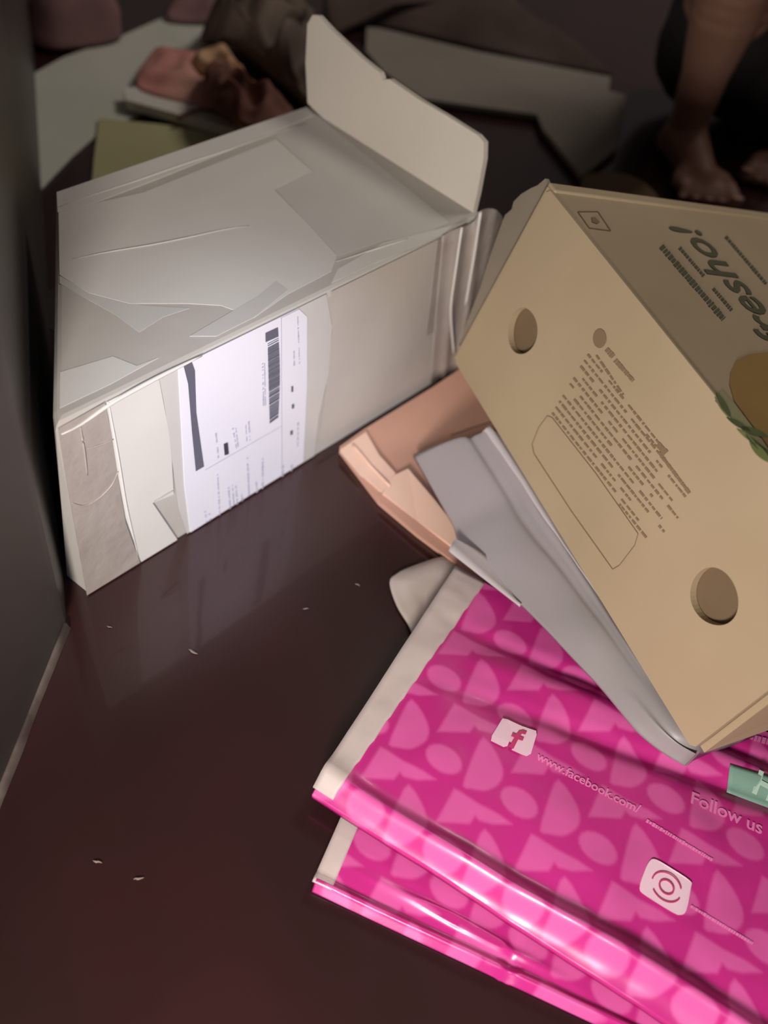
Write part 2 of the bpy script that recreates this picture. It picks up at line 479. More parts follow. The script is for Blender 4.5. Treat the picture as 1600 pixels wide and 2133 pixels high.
for a in [(547, 757, 549, 846, 4), (551, 757, 553, 846, 3), (449, 896, 455, 955, 4), (485, 892, 493, 935, 4), (491, 892, 497, 935, 3), (518, 878, 521, 918, 4),
          (512, 885, 514, 920, 3), (453, 985, 458, 1080, 4), (427, 1065, 432, 1095, 5), (476, 1015, 480, 1065, 5), (484, 1010, 488, 1062, 4), (491, 1012, 495, 1056, 4),
          (515, 950, 519, 1040, 5), (533, 1000, 536, 1030, 5), (547, 955, 547, 1018, 5), (503, 1030, 506, 1050, 5), (590, 970, 588, 1003, 5),
          (612, 728, 613, 762, 4), (608, 968, 606, 992, 5), (620, 660, 624, 760, 3), (621, 880, 620, 930, 4), (436, 1070, 440, 1092, 5)]:
    vline(*a)
ink('small_print', txt, M_ink2)
ink('printed_lines', [[(585, 661), (623, 643), (623, 645), (585, 663)], [(585.4, 662), (586.4, 662), (587.4, 1000), (586.4, 1000)],
                      [(427, 979), (587, 887), (587, 888), (427, 980)]], M_ink2)
ink('printed_blocks', [[(466, 925), (473, 922), (476, 945), (469, 948)],
                      [(608, 843), (613, 841), (613, 850), (608, 852)], [(607, 805), (611, 804), (611, 816), (607, 817)], [(605, 898), (610, 896), (610, 905), (605, 907)],
                      [(466, 925), (475, 922), (477, 946), (468, 949)]], M_ink)

# raised end flap
hA = b1(L1 - .004, W1 - .01, H1); hB = b1(L1 - .004, .006, H1)
fn = E1 * .985 - UPZ * .17; fn = fn / np.linalg.norm(fn)         # outward normal of the flap plane (flap leans outwards)
fup = np.cross(G1, -fn); fup = fup / np.linalg.norm(fup)
fn = np.cross(G1, fup); fn = fn if fn @ E1 > 0 else -fn
flp = [(650, 214), (646, 130), (650, 50), (661, 31), (672, 32), (700, 62), (760, 118), (800, 150), (806, 166), (820, 164), (880, 205), (940, 240), (1004, 280),
       (1017, 295), (1016, 330), (1003, 400), (990, 455), (930, 452), (800, 350), (700, 262)]
P = [on_plane(x, y, hA, fn) for x, y in flp]
prism('end_flap', P, -fn, -.010, M_flapw, box1, None, 'raised pale end flap of the parcel')
# crushed tape folds at the right end of the parcel
colt = [(922, 492), (942, 480), (962, 474), (975, 472), (990, 462), (1000, 440), (1018, 434), (1034, 436), (1046, 450), (1050, 470)]
colm = [(908, 640), (926, 630), (942, 655), (952, 640), (968, 640), (982, 620), (992, 618), (1002, 612), (1010, 600), (1014, 590)]
colb = [(897, 800), (912, 796), (925, 788), (936, 784), (946, 779), (954, 776), (960, 774), (965, 770), (970, 768), (975, 765)]
offs = [.0012, .003, .012, .004, .008, .015, .006, .010, .002, -.01]
G = []
for j in range(13):
    t = j / 12; row = []
    for k in range(len(colt)):
        a, b, c = np.array(colt[k]), np.array(colm[k]), np.array(colb[k])
        q = a * (1 - t) ** 2 + 2 * t * (1 - t) * (b * 2 - (a + c) / 2) + c * t * t if False else (a + (b - a) * t * 2 if t < .5 else b + (c - b) * (t * 2 - 1))
        p = frontp(q[0], q[1], offs[k] * (1 - .3 * t))
        p[2] = max(p[2], .006); row.append(p)
    G.append(row)
G = np.array(G)
G2 = []
for row in G: G2.append(curve_pts(row, 40))
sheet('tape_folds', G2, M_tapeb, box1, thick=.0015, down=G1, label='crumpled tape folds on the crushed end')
tube('crease', curve_pts([frontp(x, y, .012) for x, y in [(962, 474), (950, 560), (938, 640), (942, 700), (946, 740)]], 14), .0022, M_tape2, box1, 6)
tube('crease', curve_pts([frontp(x, y, .014) for x, y in [(1001, 442), (990, 520), (978, 590), (970, 636)]], 14), .0026, M_tape2, box1, 6)
# a little tab of tape sticking out on the left
P = [at(q[0], q[1], .20) for q in ((93, 607), (118, 600), (122, 690), (103, 684), (97, 640))]
prism('tape_tab', P, UPZ, .004, M_tapeb, box1)

# ---------------------------------------------------------------- the brown fruit carton
def Rv(w_):
    th = np.linalg.norm(w_) + 1e-12; k = np.array(w_) / th; K = np.array([[0, -k[2], k[1]], [k[2], 0, -k[0]], [-k[1], k[0], 0]])
    return np.eye(3) + math.sin(th) * K + (1 - math.cos(th)) * K @ K


yw0 = -1.079; R0 = np.array([[math.cos(yw0), -math.sin(yw0), 0], [math.sin(yw0), math.cos(yw0), 0], [0, 0, 1.0]])
R2 = R0 @ Rv((-0.223, 0.049, 0.077)); EX, EY, EZ = R2[:, 0], R2[:, 1], R2[:, 2]
LB = np.array([0.054, 1.057, .15]); L2, H2, W2 = 0.630, 0.288, 0.47
box2 = thing('fruit_carton', 'brown kraft fruit carton with two round holes and green logo, tilted on the mailers', 'box', LB + EX * .3 + EY * .17)


def b2(x, y, z): return LB + EX * x + EY * y + EZ * z


TP = .010


def c2box(name, lo, hi, m, bev=.003, label=None):
    V = [b2(x, y, z) for x in (lo[0], hi[0]) for y in (lo[1], hi[1]) for z in (lo[2], hi[2])]
    Fc = [(0, 1, 3, 2), (4, 6, 7, 5), (0, 4, 5, 1), (2, 3, 7, 6), (0, 2, 6, 4), (1, 5, 7, 3)]
    o = obj(name, V, Fc, m, box2, False, None, label)
    if bev:
        bm = bmesh.new(); bm.from_mesh(o.data)
        bmesh.ops.bevel(bm, geom=list(bm.edges), offset=bev * SC, segments=2, profile=.5, affect='EDGES'); bm.to_mesh(o.data); bm.free()
    return o


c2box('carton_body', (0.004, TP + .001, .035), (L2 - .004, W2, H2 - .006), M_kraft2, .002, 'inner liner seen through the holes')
FO = b2(0, 0, 0); NF2 = -EY


def f2(x, y, h=0.0):            # px -> (x,z) local on the holed face
    p = on_plane(x, y, FO + NF2 * h, NF2) - LB
    return p @ EX, p @ EZ


holes = []
for (hx, hy) in ((1088, 690), (1487, 1243)):
    holes.append(f2(hx, hy))
# panel with two real holes (filled 2-D curve)
cu = bpy.data.curves.new('panel', 'CURVE'); cu.dimensions = '2D'; cu.fill_mode = 'BOTH'; cu.extrude = TP * SC / 2; cu.resolution_u = 8; cu.bevel_depth = 0
sp_ = cu.splines.new('POLY')
r_ = .006; cor = [(r_, 0), (L2 - r_, 0), (L2, r_), (L2, H2 - r_), (L2 - r_, H2), (r_, H2), (0, H2 - r_), (0, r_)]
sp_.points.add(len(cor) - 1)
for i, (x, z) in enumerate(cor): sp_.points[i].co = (x * SC, z * SC, 0, 1)
sp_.use_cyclic_u = True
for k, (hx, hz) in enumerate(holes):
    s = cu.splines.new('POLY'); s.points.add(39)
    rx, rz = (.030, .030) if k == 0 else (.031, .031)
    for i in range(40):
        a = 2 * math.pi * i / 40; wob = 1 + .02 * math.sin(3 * a + k)
        s.points[i].co = ((hx + rx * math.cos(a) * wob) * SC, (hz + rz * math.sin(a) * wob) * SC, 0, 1)
    s.use_cyclic_u = True
to = bpy.data.objects.new('panel', cu); scn.collection.objects.link(to)
dg = bpy.context.evaluated_depsgraph_get(); me = bpy.data.meshes.new_from_object(to.evaluated_get(dg))
co = np.array([v.co[:] for v in me.vertices]) / SC; fcs = [tuple(p.vertices) for p in me.polygons]
bpy.data.objects.remove(to); bpy.data.meshes.remove(me)
V = [b2(c[0], c[2] + TP / 2, c[1]) for c in co]
pan = obj('front_panel', V, fcs, M_kraft, box2, False, None, 'kraft side panel with two punched holes')
# top panel, back and end panels
top2 = c2box('top_panel', (0, 0.0005, H2 - .006), (L2, W2 + .01, H2), M_kraft, .0028)
c2box('rim_fold', (-.008, .004, H2 - .003), (.010, W2, H2 + .0035), M_kraft, .0022)
c2box('end_panel', (-.006, .002, .0), (.003, W2, H2), M_kraft, .002)
# end flap at the near lower end, slightly ajar
P = [b2(L2 + .001, .004, H2 * .99), b2(L2 + .001, .004, .0), b2(L2 + .016, -.016, -.006), b2(L2 + .020, -.018, H2 * .95)]
P = [b2(L2 + .007, .016, H2 * .99), b2(L2 + .007, .016, -.002), b2(L2 + .010, .10, .018), b2(L2 + .014, .30, .055), b2(L2 + .014, .44, .060), b2(L2 + .012, .44, H2 * .97)]
prism('end_flap', P, EX, .008, M_kraft, box2, None, 'loose end flap of the carton')


FLE = [on_plane(x, y, b2(0, .02, 0), NF2) for x, y in [(1146, 392), (1136, 372), (1120, 386), (1106, 392), (1086, 404), (1070, 420), (1066, 436), (1052, 448), (1040, 480), (1022, 530), (1000, 600), (975, 665), (955, 720), (1000, 680)]]
prism('torn_flap', FLE, NF2, .006, mat('greyish_board', srgb(150, 138, 122), srgb(136, 124, 108), rough=.7), box2, None, 'greyish torn flap edge at the far end of the carton')


def ink2(name, quads, m, face='f', h=.0008, label=None):
    V = []; Fc = []
    for q in quads:
        i = len(V)
        for x, y in q:
            if face == 'f': p = on_plane(x, y, FO + NF2 * h, NF2)
            else: p = on_plane(x, y, b2(0, 0, H2) + EZ * h, EZ)
            V.append(p)
        Fc.append(tuple(range(i, i + len(q))))
    par = pan if face == 'f' else top2
    o = obj(name, V, Fc, m, par, False, None, label)
    if len(quads) > 6: o['kind'] = 'stuff'
    return o


# paragraph of small print on the holed face
random.seed(11)
q = []
d_ = np.array([1330 - 1140, 1105 - 868.0]); dl = d_ / np.linalg.norm(d_)       # line direction (px)


def text_run(q, x0, y0, ln, wd, dirn, dens=.9, seg=(5, 16), gap=(2, 5)):
    s = 0; nrm = np.array([dirn[1], -dirn[0]])
    while s < ln:
        g = random.uniform(*seg)
        if random.random() < dens:
            a = np.array([x0, y0]) + dirn * s; b = a + dirn * min(g, ln - s)
            ww = nrm * wd * random.uniform(.7, 1) / 2
            q.append([tuple(a + ww), tuple(b + ww), tuple(b - ww), tuple(a - ww)])
        s += g + random.uniform(*gap)


starts = [(1242, 742, 92), (1222, 742, 215), (1212, 755, 330), (1200, 775, 350), (1192, 792, 250), (1184, 803, 400), (1174, 818, 300), (1166, 832, 360), (1160, 845, 235), (1152, 858, 390)]
for i in range(11):
    x0 = 1224 - i * 7.4; y0 = 738 + i * 12.2
    text_run(q, x0, y0, [250, 300, 350, 270, 330, 360, 290, 330, 350, 250, 300][i] * 1.0, 5.2, dl)
text_run(q, 1242, 740, 100, 5.5, np.array([.56, .83]))
text_run(q, 1290, 1050, 90, 5, dl)
text_run(q, 1346, 905, 35, 5, dl)
ink2('small_print', q, M_brownink, 'f', label='lines of small brown print')
q = []
dh = np.array([1318 - 1262, 792 - 728.0]); dh /= np.linalg.norm(dh)
text_run(q, 1263, 727, 22, 13, dh, 1, (4, 8), (.8, 1.5)); text_run(q, 1281, 750, 58, 10, dh, 1, (4, 8), (.8, 1.5))
text_run(q, 1370, 925, 26, 16, dh, 1, (6, 9), (.5, 1)); text_run(q, 1372, 942, 108, 8, np.array([.6, .8]), 1, (4, 8), (.8, 1.5))
cx, cy = 1249, 705
q.append([(cx + 14 * math.cos(a) - 2 * math.sin(a), cy + 20 * math.sin(a) + 3 * math.cos(a)) for a in [2 * math.pi * i / 20 for i in range(20)]])
ink2('heading_print', q, M_brownink, 'f', .0009, 'brown heading with round emblem')
# empty outlined box
oc = [(1140, 866), (1122, 890), (1108, 925), (1112, 945), (1190, 1065), (1276, 1186), (1290, 1178), (1322, 1136), (1329, 1112), (1240, 985), (1150, 870)]
q = []
for i in range(len(oc)):
    a, b = np.array(oc[i], float), np.array(oc[(i + 1) % len(oc)], float); t_ = (b - a) / np.linalg.norm(b - a); n_ = np.array([t_[1], -t_[0]]) * .8
    q.append([tuple(a + n_), tuple(b + n_), tuple(b - n_), tuple(a - n_)])
ink2('outline_box', q, M_brownink, 'f', .0009)
# prints on the top face: logo upside down, two lines above it, small square mark, leaves and yellow fruit
tpl = lambda x, y, h=0.0: on_plane(x, y, b2(0, 0, H2) + EZ * h, EZ)
# logo baseline: px (1423,478) is where '!' stands; letters run towards lower right upside down
pe = tpl(1437, 458, .0009); ps = tpl(1660, 720, .0009)
xd = (pe - ps); ln = np.linalg.norm(xd); xd /= ln; yd = np.cross(EZ, xd)
text_mesh('logo_print', 'fresho!', ln / 3.05, ps, xd, yd, M_greenink, top2, None, .0002, bold=.012)
q = []
dt = np.array([1512 - 1392, 660 - 520.0]); dt /= np.linalg.norm(dt)
text_run(q, 1378, 512, 200, 13, dt, 1, (5, 9), (1.2, 2.4))
text_run(q, 1416, 515, 78, 7, dt, 1, (4, 8), (1, 2)); text_run(q, 1486, 600, 60, 8, dt, 1, (4, 8), (1, 2))
text_run(q, 1512, 492, 130, 7, dt, 1, (4, 8), (1, 2))
ink2('tagline_print', q, M_greenink, 't', .0009)
q = []
sq = [(1204, 440), (1246, 440), (1273, 480), (1228, 474)]
for i in range(4):
    a, b = np.array(sq[i], float), np.array(sq[(i + 1) % 4], float); t_ = (b - a) / np.linalg.norm(b - a); n_ = np.array([t_[1], -t_[0]]) * .8
    q.append([tuple(a + n_), tuple(b + n_), tuple(b - n_), tuple(a - n_)])
q.append([(1232, 452), (1240, 452), (1250, 462), (1244, 466), (1234, 462)])
ink2('square_mark', q, M_brownink, 't', .0009)
fr = [(1600, 733), (1560, 738), (1534, 750), (1522, 775), (1520, 800), (1530, 835), (1556, 870), (1590, 915), (1620, 960), (1700, 1000), (1760, 900), (1700, 760)]
ink2('yellow_fruit_print', [fr], M_yellow, 't', .0009, 'mustard yellow fruit printed on the carton')
ink2('leaf_wash_print', [[(1489, 835), (1503, 812), (1530, 842), (1558, 878), (1590, 922), (1625, 975), (1660, 1030), (1625, 990), (1590, 944), (1545, 895)]], M_leaf2, 't', .0007)


def leafpx(x0, y0, x1, y1, wd):
    a = np.array([x0, y0], float); b = np.array([x1, y1], float); d = b - a; n_ = np.array([d[1], -d[0]]) / np.linalg.norm(d) * wd
    L_, R_ = [], []
    for i in range(9):
        t = i / 8; s = math.sin(math.pi * t) ** .8
        L_.append(tuple(a + d * t + n_ * s)); R_.append(tuple(a + d * t - n_ * s))
    return L_ + R_[::-1][1:-1]


ink2('leaf_print', [leafpx(1492, 815, 1524, 872, 6), leafpx(1512, 868, 1566, 900, 6), leafpx(1540, 888, 1602, 910, 7), leafpx(1552, 905, 1600, 945, 6),
                    leafpx(1580, 925, 1640, 985, 8)], M_leaf, 't', .0011)
ink2('leaf_print', [leafpx(1488, 826, 1520, 872, 4), leafpx(1560, 918, 1606, 965, 9), leafpx(1534, 892, 1575, 925, 4)], M_leaf, 'f', .0010)

# ---------------------------------------------------------------- flattened peach carton
pc = at(880, 950, 0)
peach = thing('flattened_carton', 'flattened peach cardboard carton beside the parcel, under the grey mailer', 'carton', pc)
slab('carton_sheet', [(708, 930), (760, 893), (900, 807), (975, 757), (1090, 860), (1150, 960), (1140, 1120), (1060, 1200), (1012, 1214), (950, 1165), (870, 1105), (790, 1038)], .016, .0145, M_peach, peach)
slab('carton_flap', [(709, 936, .0215), (762, 899, .0215), (790, 948, .024), (828, 990, .022), (796, 1026, .018), (750, 985, .019)], .02, .005, M_peach_lit, peach, None, 'folded flap, caught light put into its paler colour')
slab('carton_flap', [(797, 1027, .020), (820, 990, .024), (850, 976, .026), (905, 1040, .026), (960, 1110, .026), (946, 1140, .022), (870, 1085, .018)], .02, .005, M_peach_lit, peach, None, 'folded flap, caught light put into its paler colour')
slab('board_edge', [(788, 1030), (796, 1026), (870, 1086), (948, 1142), (1000, 1190), (1012, 1214), (944, 1168), (868, 1112), (796, 1048)], .0175, .004, M_peach, peach)
tube('crease', curve_pts([at(x, y, .0225) for x, y in [(735, 926), (770, 968), (812, 1012)]], 10), .0018, M_peach_lit, peach, 6)
tube('crease', curve_pts([at(x, y, .017) for x, y in [(940, 905), (975, 892), (1035, 873)]], 10), .0012, M_peach_lit, peach, 6)

# ---------------------------------------------------------------- pink mailers
REF = at(1006, 1594, .05)
def pxv(dx, dy, r=(1006, 1594)): return (at(r[0] + dx, r[1] + dy, .05) - at(r[0], r[1], .05))[:2]
V1 = pxv(157, 92); V2 = pxv(-157, 97)
LM = np.linalg.inv(np.array([V1, V2]).T)
drop = [tuple(p) for p in smooth_poly([(0, -54), (25, -22), (39, 12), (36, 36), (20, 50), (0, 56), (-25, 51), (-42, 44), (-30, 5), (-15, -32)], 2)]
circ = [(-82 + 37 * math.cos(a) + 5 * math.sin(a), -11 + 30 * math.sin(a) + 10 * math.cos(a)) for a in [2 * math.pi * i / 16 for i in range(16)]]
tri = [(-60, 50), (-48, 56), (-10, 82), (32, 104), (60, 124), (20, 124), (-8, 116), (-16, 106), (-28, 122), (-60, 120), (-98, 118), (-80, 86)]
MOT = [np.array([pxv(*p) for p in s]) for s in (drop, circ, tri)]


def sdf(P, poly):
    d = np.full(len(P), 1e9); ins = np.zeros(len(P), bool); m_ = len(poly)
    for i in range(m_):
        a, b = poly[i], poly[(i + 1) % m_]; e = b - a; wv = P - a
        t = np.clip((wv @ e) / (e @ e), 0, 1); dd = wv - t[:, None] * e; d = np.minimum(d, (dd ** 2).sum(1))
        c = (a[1] > P[:, 1]) != (b[1] > P[:, 1])
        with np.errstate(divide='ignore', invalid='ignore'):
            xx = (b[0] - a[0]) * (P[:, 1] - a[1]) / (b[1] - a[1] + 1e-15) + a[0]
        ins ^= c & (P[:, 0] < xx)
    d = np.sqrt(d); return np.where(ins, -d, d)


def pattern(XY, org):
    P = XY - org; uv = P @ LM.T; base = np.round(uv); val = np.zeros(len(P))
    for di in (-1, 0, 1):
        for dj in (-1, 0, 1):
            cell = base + (di, dj); loc_ = P - (cell[:, :1] * V1 + cell[:, 1:] * V2)
            for mm in MOT:
                s = sdf(loc_, mm); val = np.maximum(val, np.clip(.5 - s / .004, 0, 1))
    return val


P0 = at(953, 1182, .045)[:2]; P1 = at(652, 1645, .045)[:2]
da = (P1 - P0); WA = np.linalg.norm(da); da /= WA
db = np.array([-da[1], da[0]]); db = db if db[0] > 0 else -db
Fb_ = at(1400, 2092, .045)[:2]
LEN = .80
# shear so that the near edge follows the photo's edge direction
d_near = (at(1330, 2095, .03)[:2] - P1); d_near /= np.linalg.norm(d_near)
d_far = (at(1600, 1520, .05)[:2] - P0); d_far = d_far / np.linalg.norm(d_far)


def up_h(a, b):
    """height of the upper mailer at a (across), b (along)"""
    ed = min(1, b / .05)
    h = .045 + .014 * math.sin(math.pi * min(1, a / .95)) * min(1, b * 4)
    h += .016 * math.exp(-((a - (.93 + .015 * math.sin(b * 9))) / .035) ** 2) * min(1, .35 + b * 3)
    # long shallow diagonal folds
    q_ = a - (.50 - .42 * b); h += -.008 * math.exp(-(q_ / .035) ** 2) * min(1, b * 3) * (1 if b < .9 else 0)
    q_ = a - (.36 - .34 * b); h += .007 * math.exp(-(q_ / .05) ** 2) * min(1, b * 4)
    q_ = a - (.24 - .20 * b); h += -.006 * math.exp(-(q_ / .03) ** 2) * min(1, b * 4)
    if a > .93: h -= (a - .93) / .07 * .012
    return h


def grid_of(Pa, Pb, dn, df, LENx, na, nb, hf, seed):
    G = np.zeros((na, nb, 3))
    for i in range(na):
        a = i / (na - 1); s0 = Pa * (1 - a) + Pb * a; dd = df * (1 - a) + dn * a; dd = dd / np.linalg.norm(dd)
        for j in range(nb):
            b = j / (nb - 1); p = s0 + dd * LENx * b
            hh = hf(a, b) + .0030 * nz(p[0], p[1], seed, 11) + .0012 * nz(p[0], p[1], seed + 5, 30)
            q2 = np.array([p[0], p[1], 0]) - LB; zb = LB[2] - ((p[0] - LB[0]) * EZ[0] + (p[1] - LB[1]) * EZ[1]) / EZ[2]
            q2[2] = zb - LB[2]
            if -.06 < q2 @ EX < L2 + .06 and -.02 < q2 @ EY < W2 + .05: hh = min(hh, max(.016, zb - .016))
            G[i, j] = (p[0], p[1], hh)
    return G


NA, NB = 250, 480
GU = grid_of(P0, P1, d_near, d_far, LEN, NA, NB, up_h, 1.0)
ORG = REF[:2]
vals = pattern(GU[:, :, :2].reshape(-1, 2), ORG).reshape(NA, NB)
# the white strip along the opening covers the first columns
up = thing('pink_mailer', 'upper pink patterned plastic mailer with white social icons and teal tag', 'mailer', [REF[0] + .2, REF[1] - .1, 0])
strip_w = []
for i in range(NA):
    a = i / (NA - 1); strip_w.append((.043 - .019 * a) / LEN)
js = [int(max(2, s * (NB - 1))) for s in strip_w]
film = GU.copy()
sheet('film', film, M_pink, up, thick=.010, vals=vals, label='glossy magenta film printed with lighter drops, discs and triangles')
SG = []
for i in range(0, NA, 5):
    row = []
    for q_ in np.linspace(0, 1, 9):
        j = q_ * js[i]; j0 = int(j); p = GU[i, j0] * (1 - (j - j0)) + GU[i, j0 + 1] * (j - j0)
        row.append(p + np.array([0, 0, .0022 + .0007 * nz(i * .12, q_ * 2, 9)]) - (np.array([d_near[0], d_near[1], 0]) * .003 if q_ == 0 else 0))
    SG.append(row)
sheet('seal_strip', SG, M_strip, up, thick=.004, label='white seal strip along the mailer opening')


def surfU(x, y):
    d = (GU[::3, ::4, 0] - x) ** 2 + (GU[::3, ::4, 1] - y) ** 2
    i, j = np.unravel_index(np.argmin(d), d.shape); i *= 3; j *= 4
    Wn = GU[max(0, i - 4):i + 5, max(0, j - 5):j + 6].reshape(-1, 3); w_ = 1 / (((Wn[:, 0] - x) ** 2 + (Wn[:, 1] - y) ** 2) ** 1.5 + 1e-9)
    return float((Wn[:, 2] * w_).sum() / w_.sum())


def on_film(px, py):
    z = .05
    for _ in range(5):
        p = at(px, py, z); z = surfU(p[0], p[1])
    return at(px, py, z)


def decal(name, polys, m, off=.0014, label=None, sub=1):
    V = []; Fc = []
    for q in polys:
        i = len(V)
        for x, y in q:
            p = on_film(x, y); p = p + UPZ * off; V.append(p)
        Fc.append(tuple(range(i, i + len(q))))
    o = obj(name, V, Fc, m, up, False, None, label)
    if len(polys) > 6: o['kind'] = 'stuff'
    return o


decal('icon_badge', [[(1046, 1498), (1056, 1500), (1086, 1514), (1116, 1524), (1117, 1532), (1105, 1572), (1096, 1577), (1087, 1574), (1065, 1564), (1070, 1552), (1060, 1546), (1056, 1556),
                      (1048, 1558), (1022, 1545), (1024, 1534)]], M_icon, .0022, 'white square badge with a letter f')
decal('icon_letter', [[(1088, 1524), (1096, 1527), (1093, 1533), (1086, 1531), (1081, 1536), (1090, 1540), (1087, 1546), (1078, 1543), (1068, 1563), (1059, 1558), (1070, 1539), (1063, 1536), (1066, 1530), (1073, 1533), (1079, 1526)]], M_magenta, .0034)
rr = smooth_poly([(1352, 1795), (1366, 1792), (1400, 1812), (1436, 1836), (1438, 1850), (1428, 1898), (1416, 1907), (1400, 1902), (1345, 1868), (1331, 1852), (1340, 1820)], 3)
decal('icon_badge', [[tuple(p) for p in rr]], M_icon, .0022, 'white square badge with a camera icon')
ccx, ccy = 1386, 1850
rings = []
for r0, r1, a0, a1 in ((13, 16.5, 0, 2 * math.pi), (29, 32, 3.3, 6.0), (29, 32, .4, 2.6)):
    nseg = 18
    for i in range(nseg):
        a = a0 + (a1 - a0) * i / nseg; b = a0 + (a1 - a0) * (i + 1) / nseg
        f_ = lambda r, t: (ccx + r * (math.cos(t) * 1.0 + math.sin(t) * -.1), ccy + r * (math.sin(t) * .95 + math.cos(t) * .42))
        rings.append([f_(r0, a), f_(r0, b), f_(r1, b), f_(r1, a)])
decal('icon_ring', rings, M_magenta, .0034)
# web address and the line under it
def film_text(name, body, x0, y0, x1, y1, size_px, m, bold=0.02):
    a = on_film(x0, y0); b = on_film(x1, y1); xd = b - a; ln = np.linalg.norm(xd); xd /= ln; yd = np.cross(UPZ, xd)
    size = size_px / 1100.0
    o = text_mesh(name, body, size, a, xd, yd, m, up, surfU, .0012, bold)
    return o
film_text('web_address', 'www.facebook.com/', 1116, 1582, 1300, 1680, 16.5, M_icontxt)
q = []
random.seed(5)
dd_ = np.array([1480 - 1310, 1792 - 1690.0]); dd_ /= np.linalg.norm(dd_)
text_run(q, 1346, 1710, 160, 8, dd_, 1, (3, 7), (.8, 1.6))
dd_ = np.array([.86, .52]); text_run(q, 1438, 1888, 150, 7, dd_, 1, (3, 7), (.8, 1.6))
decal('web_address', q, M_icontxt, .0012)
film_text('slogan', 'Follow us on', 1436, 1672, 1600, 1745, 24, M_icontxt)
q = []
text_run(q, 1535, 1528, 90, 14, np.array([.96, .27]), 1, (4, 9), (1.2, 2.4)); decal('slogan', q, M_icontxt, .0012)
TG = []
for u_ in np.linspace(0, 1, 16):
    row = []
    for v_ in np.linspace(0, 1, 8):
        a_ = np.array([1520, 1592]) * (1 - u_) + np.array([1660, 1634]) * u_; b_ = np.array([1513, 1651]) * (1 - u_) + np.array([1655, 1704]) * u_
        row.append(on_film(*(a_ * (1 - v_) + b_ * v_)) + UPZ * .0014)
    TG.append(row)
sheet('teal_tag', TG, M_teal, up, thick=.0008, label='teal rectangle printed with a white letter H')
a = on_film(1562, 1650); b = on_film(1596, 1668); xd = (b - a) / np.linalg.norm(b - a)
text_mesh('tag_letter', 'H', .036, a, xd, np.cross(UPZ, xd), M_tealtxt, up, surfU, .0030, .03)

# lower pink mailer: shows beneath the upper one towards the camera
Q0 = at(760, 1600, .018)[:2]; Q1 = at(652, 1848, .018)[:2]
dlow = (at(1250, 2128, .018)[:2] - Q1); dlow /= np.linalg.norm(dlow)


def lo_h(a, b):
    h = .014 + .007 * math.sin(math.pi * a) * min(1, b * 5)
    h += .009 * math.exp(-((a - .955) / .03) ** 2)
    h += .007 * math.exp(-((a - (.74 + .25 * b)) / .035) ** 2) * math.exp(-((b - .22) / .10) ** 2)
    h -= .006 * math.exp(-((b - .30) / .012) ** 2) * (1 if a > .6 else 0) * (a - .6) * 2.5
    if a > .96: h -= (a - .96) / .04 * .010
    return min(h, .021)


GL = grid_of(Q0, Q1, dlow, dlow, .72, 130, 420, lo_h, 7.0)
valsL = pattern(GL[:, :, :2].reshape(-1, 2), ORG + V1 * .35 + V2 * .2).reshape(130, 420)
low = thing('pink_mailer', 'lower pink patterned mailer peeking out under the upper one, nearest the floor', 'mailer', [Q1[0] + .3, Q1[1] - .02, 0])
sheet('film', GL, M_pink, low, bottom=.002, vals=valsL)
SG = []
for i in range(0, 130, 5):
    a = i / 129; js_ = int((.019) / .72 * 419); row = []
    for q_ in np.linspace(0, 1, 7):
        p = GL[i, int(q_ * js_)]; row.append(p + np.array([0, 0, .0016]) - (np.array([dlow[0], dlow[1], 0]) * .003 if q_ == 0 else 0))
    SG.append(row)
sheet('seal_strip', SG, M_strip, low, thick=.003, label='white seal strip along the mailer opening')

GUs = GU[::4, ::6]
# ---------------------------------------------------------------- grey mailer wedged under the fruit carton
n = 60
Lc = curve_pts([at(*p) for p in [(862, 947, .034), (895, 1005, .036), (950, 1100, .038), (952, 1128, .040), (1000, 1180, .058), (1085, 1255, .076), (1140, 1310, .084), (1200, 1375, .086),
                                 (1255, 1432, .086), (1330, 1525, .084), (1375, 1562, .082), (1428, 1592, .080)]], n)
Rc = []
for i in range(n):
    t = i / (n - 1); p = b2(.125 + t * (L2 - .115), .012, -.003); Rc.append(p)
Rc = np.array(Rc); Rc[0] = at(1046, 913, .128); Rc[-1] = at(1464, 1562, .088); Rc[-2] = (Rc[-1] + Rc[-3]) / 2
Rc = curve_pts(Rc, n)
k = 46; G = np.zeros((n, k, 3))
for i in range(n):
    t = i / (n - 1)
    for j in range(k):
        s = j / (k - 5)
        if s <= 1:
            p = Lc[i] * (1 - s) + Rc[i] * s
            p[2] += .018 * math.sin(math.pi * min(1, s * 1.0)) * (1 - .6 * t)
            fold = math.exp(-((s - (.80 + .10 * t)) / .045) ** 2) * .012 * max(0, 1 - 1.2 * t)
            fold2 = math.exp(-((s - (.62 + .12 * t)) / .05) ** 2) * -.006 * max(0, 1 - 1.2 * t)
            fold3 = math.exp(-((s - .30) / .10) ** 2) * .010 * max(0, (t - .8) / .2)
            p[2] += fold + fold2 + fold3 + .004 * nz(p[0], p[1], 4, 14) * math.sin(math.pi * min(1, s))
        else:
            e = (s - 1) * (k - 5) / 4
            p = Rc[i] + EY * .10 * e + np.array([0, 0, -.004])
        if (p - LB) @ EY > -.006: p = p - EZ * max(0, (p - LB) @ EZ + .004)
        G[i, j] = p
gm = sheet('grey_mailer', G, M_grey, None, bottom=.018, base=at(1100, 1200, 0))
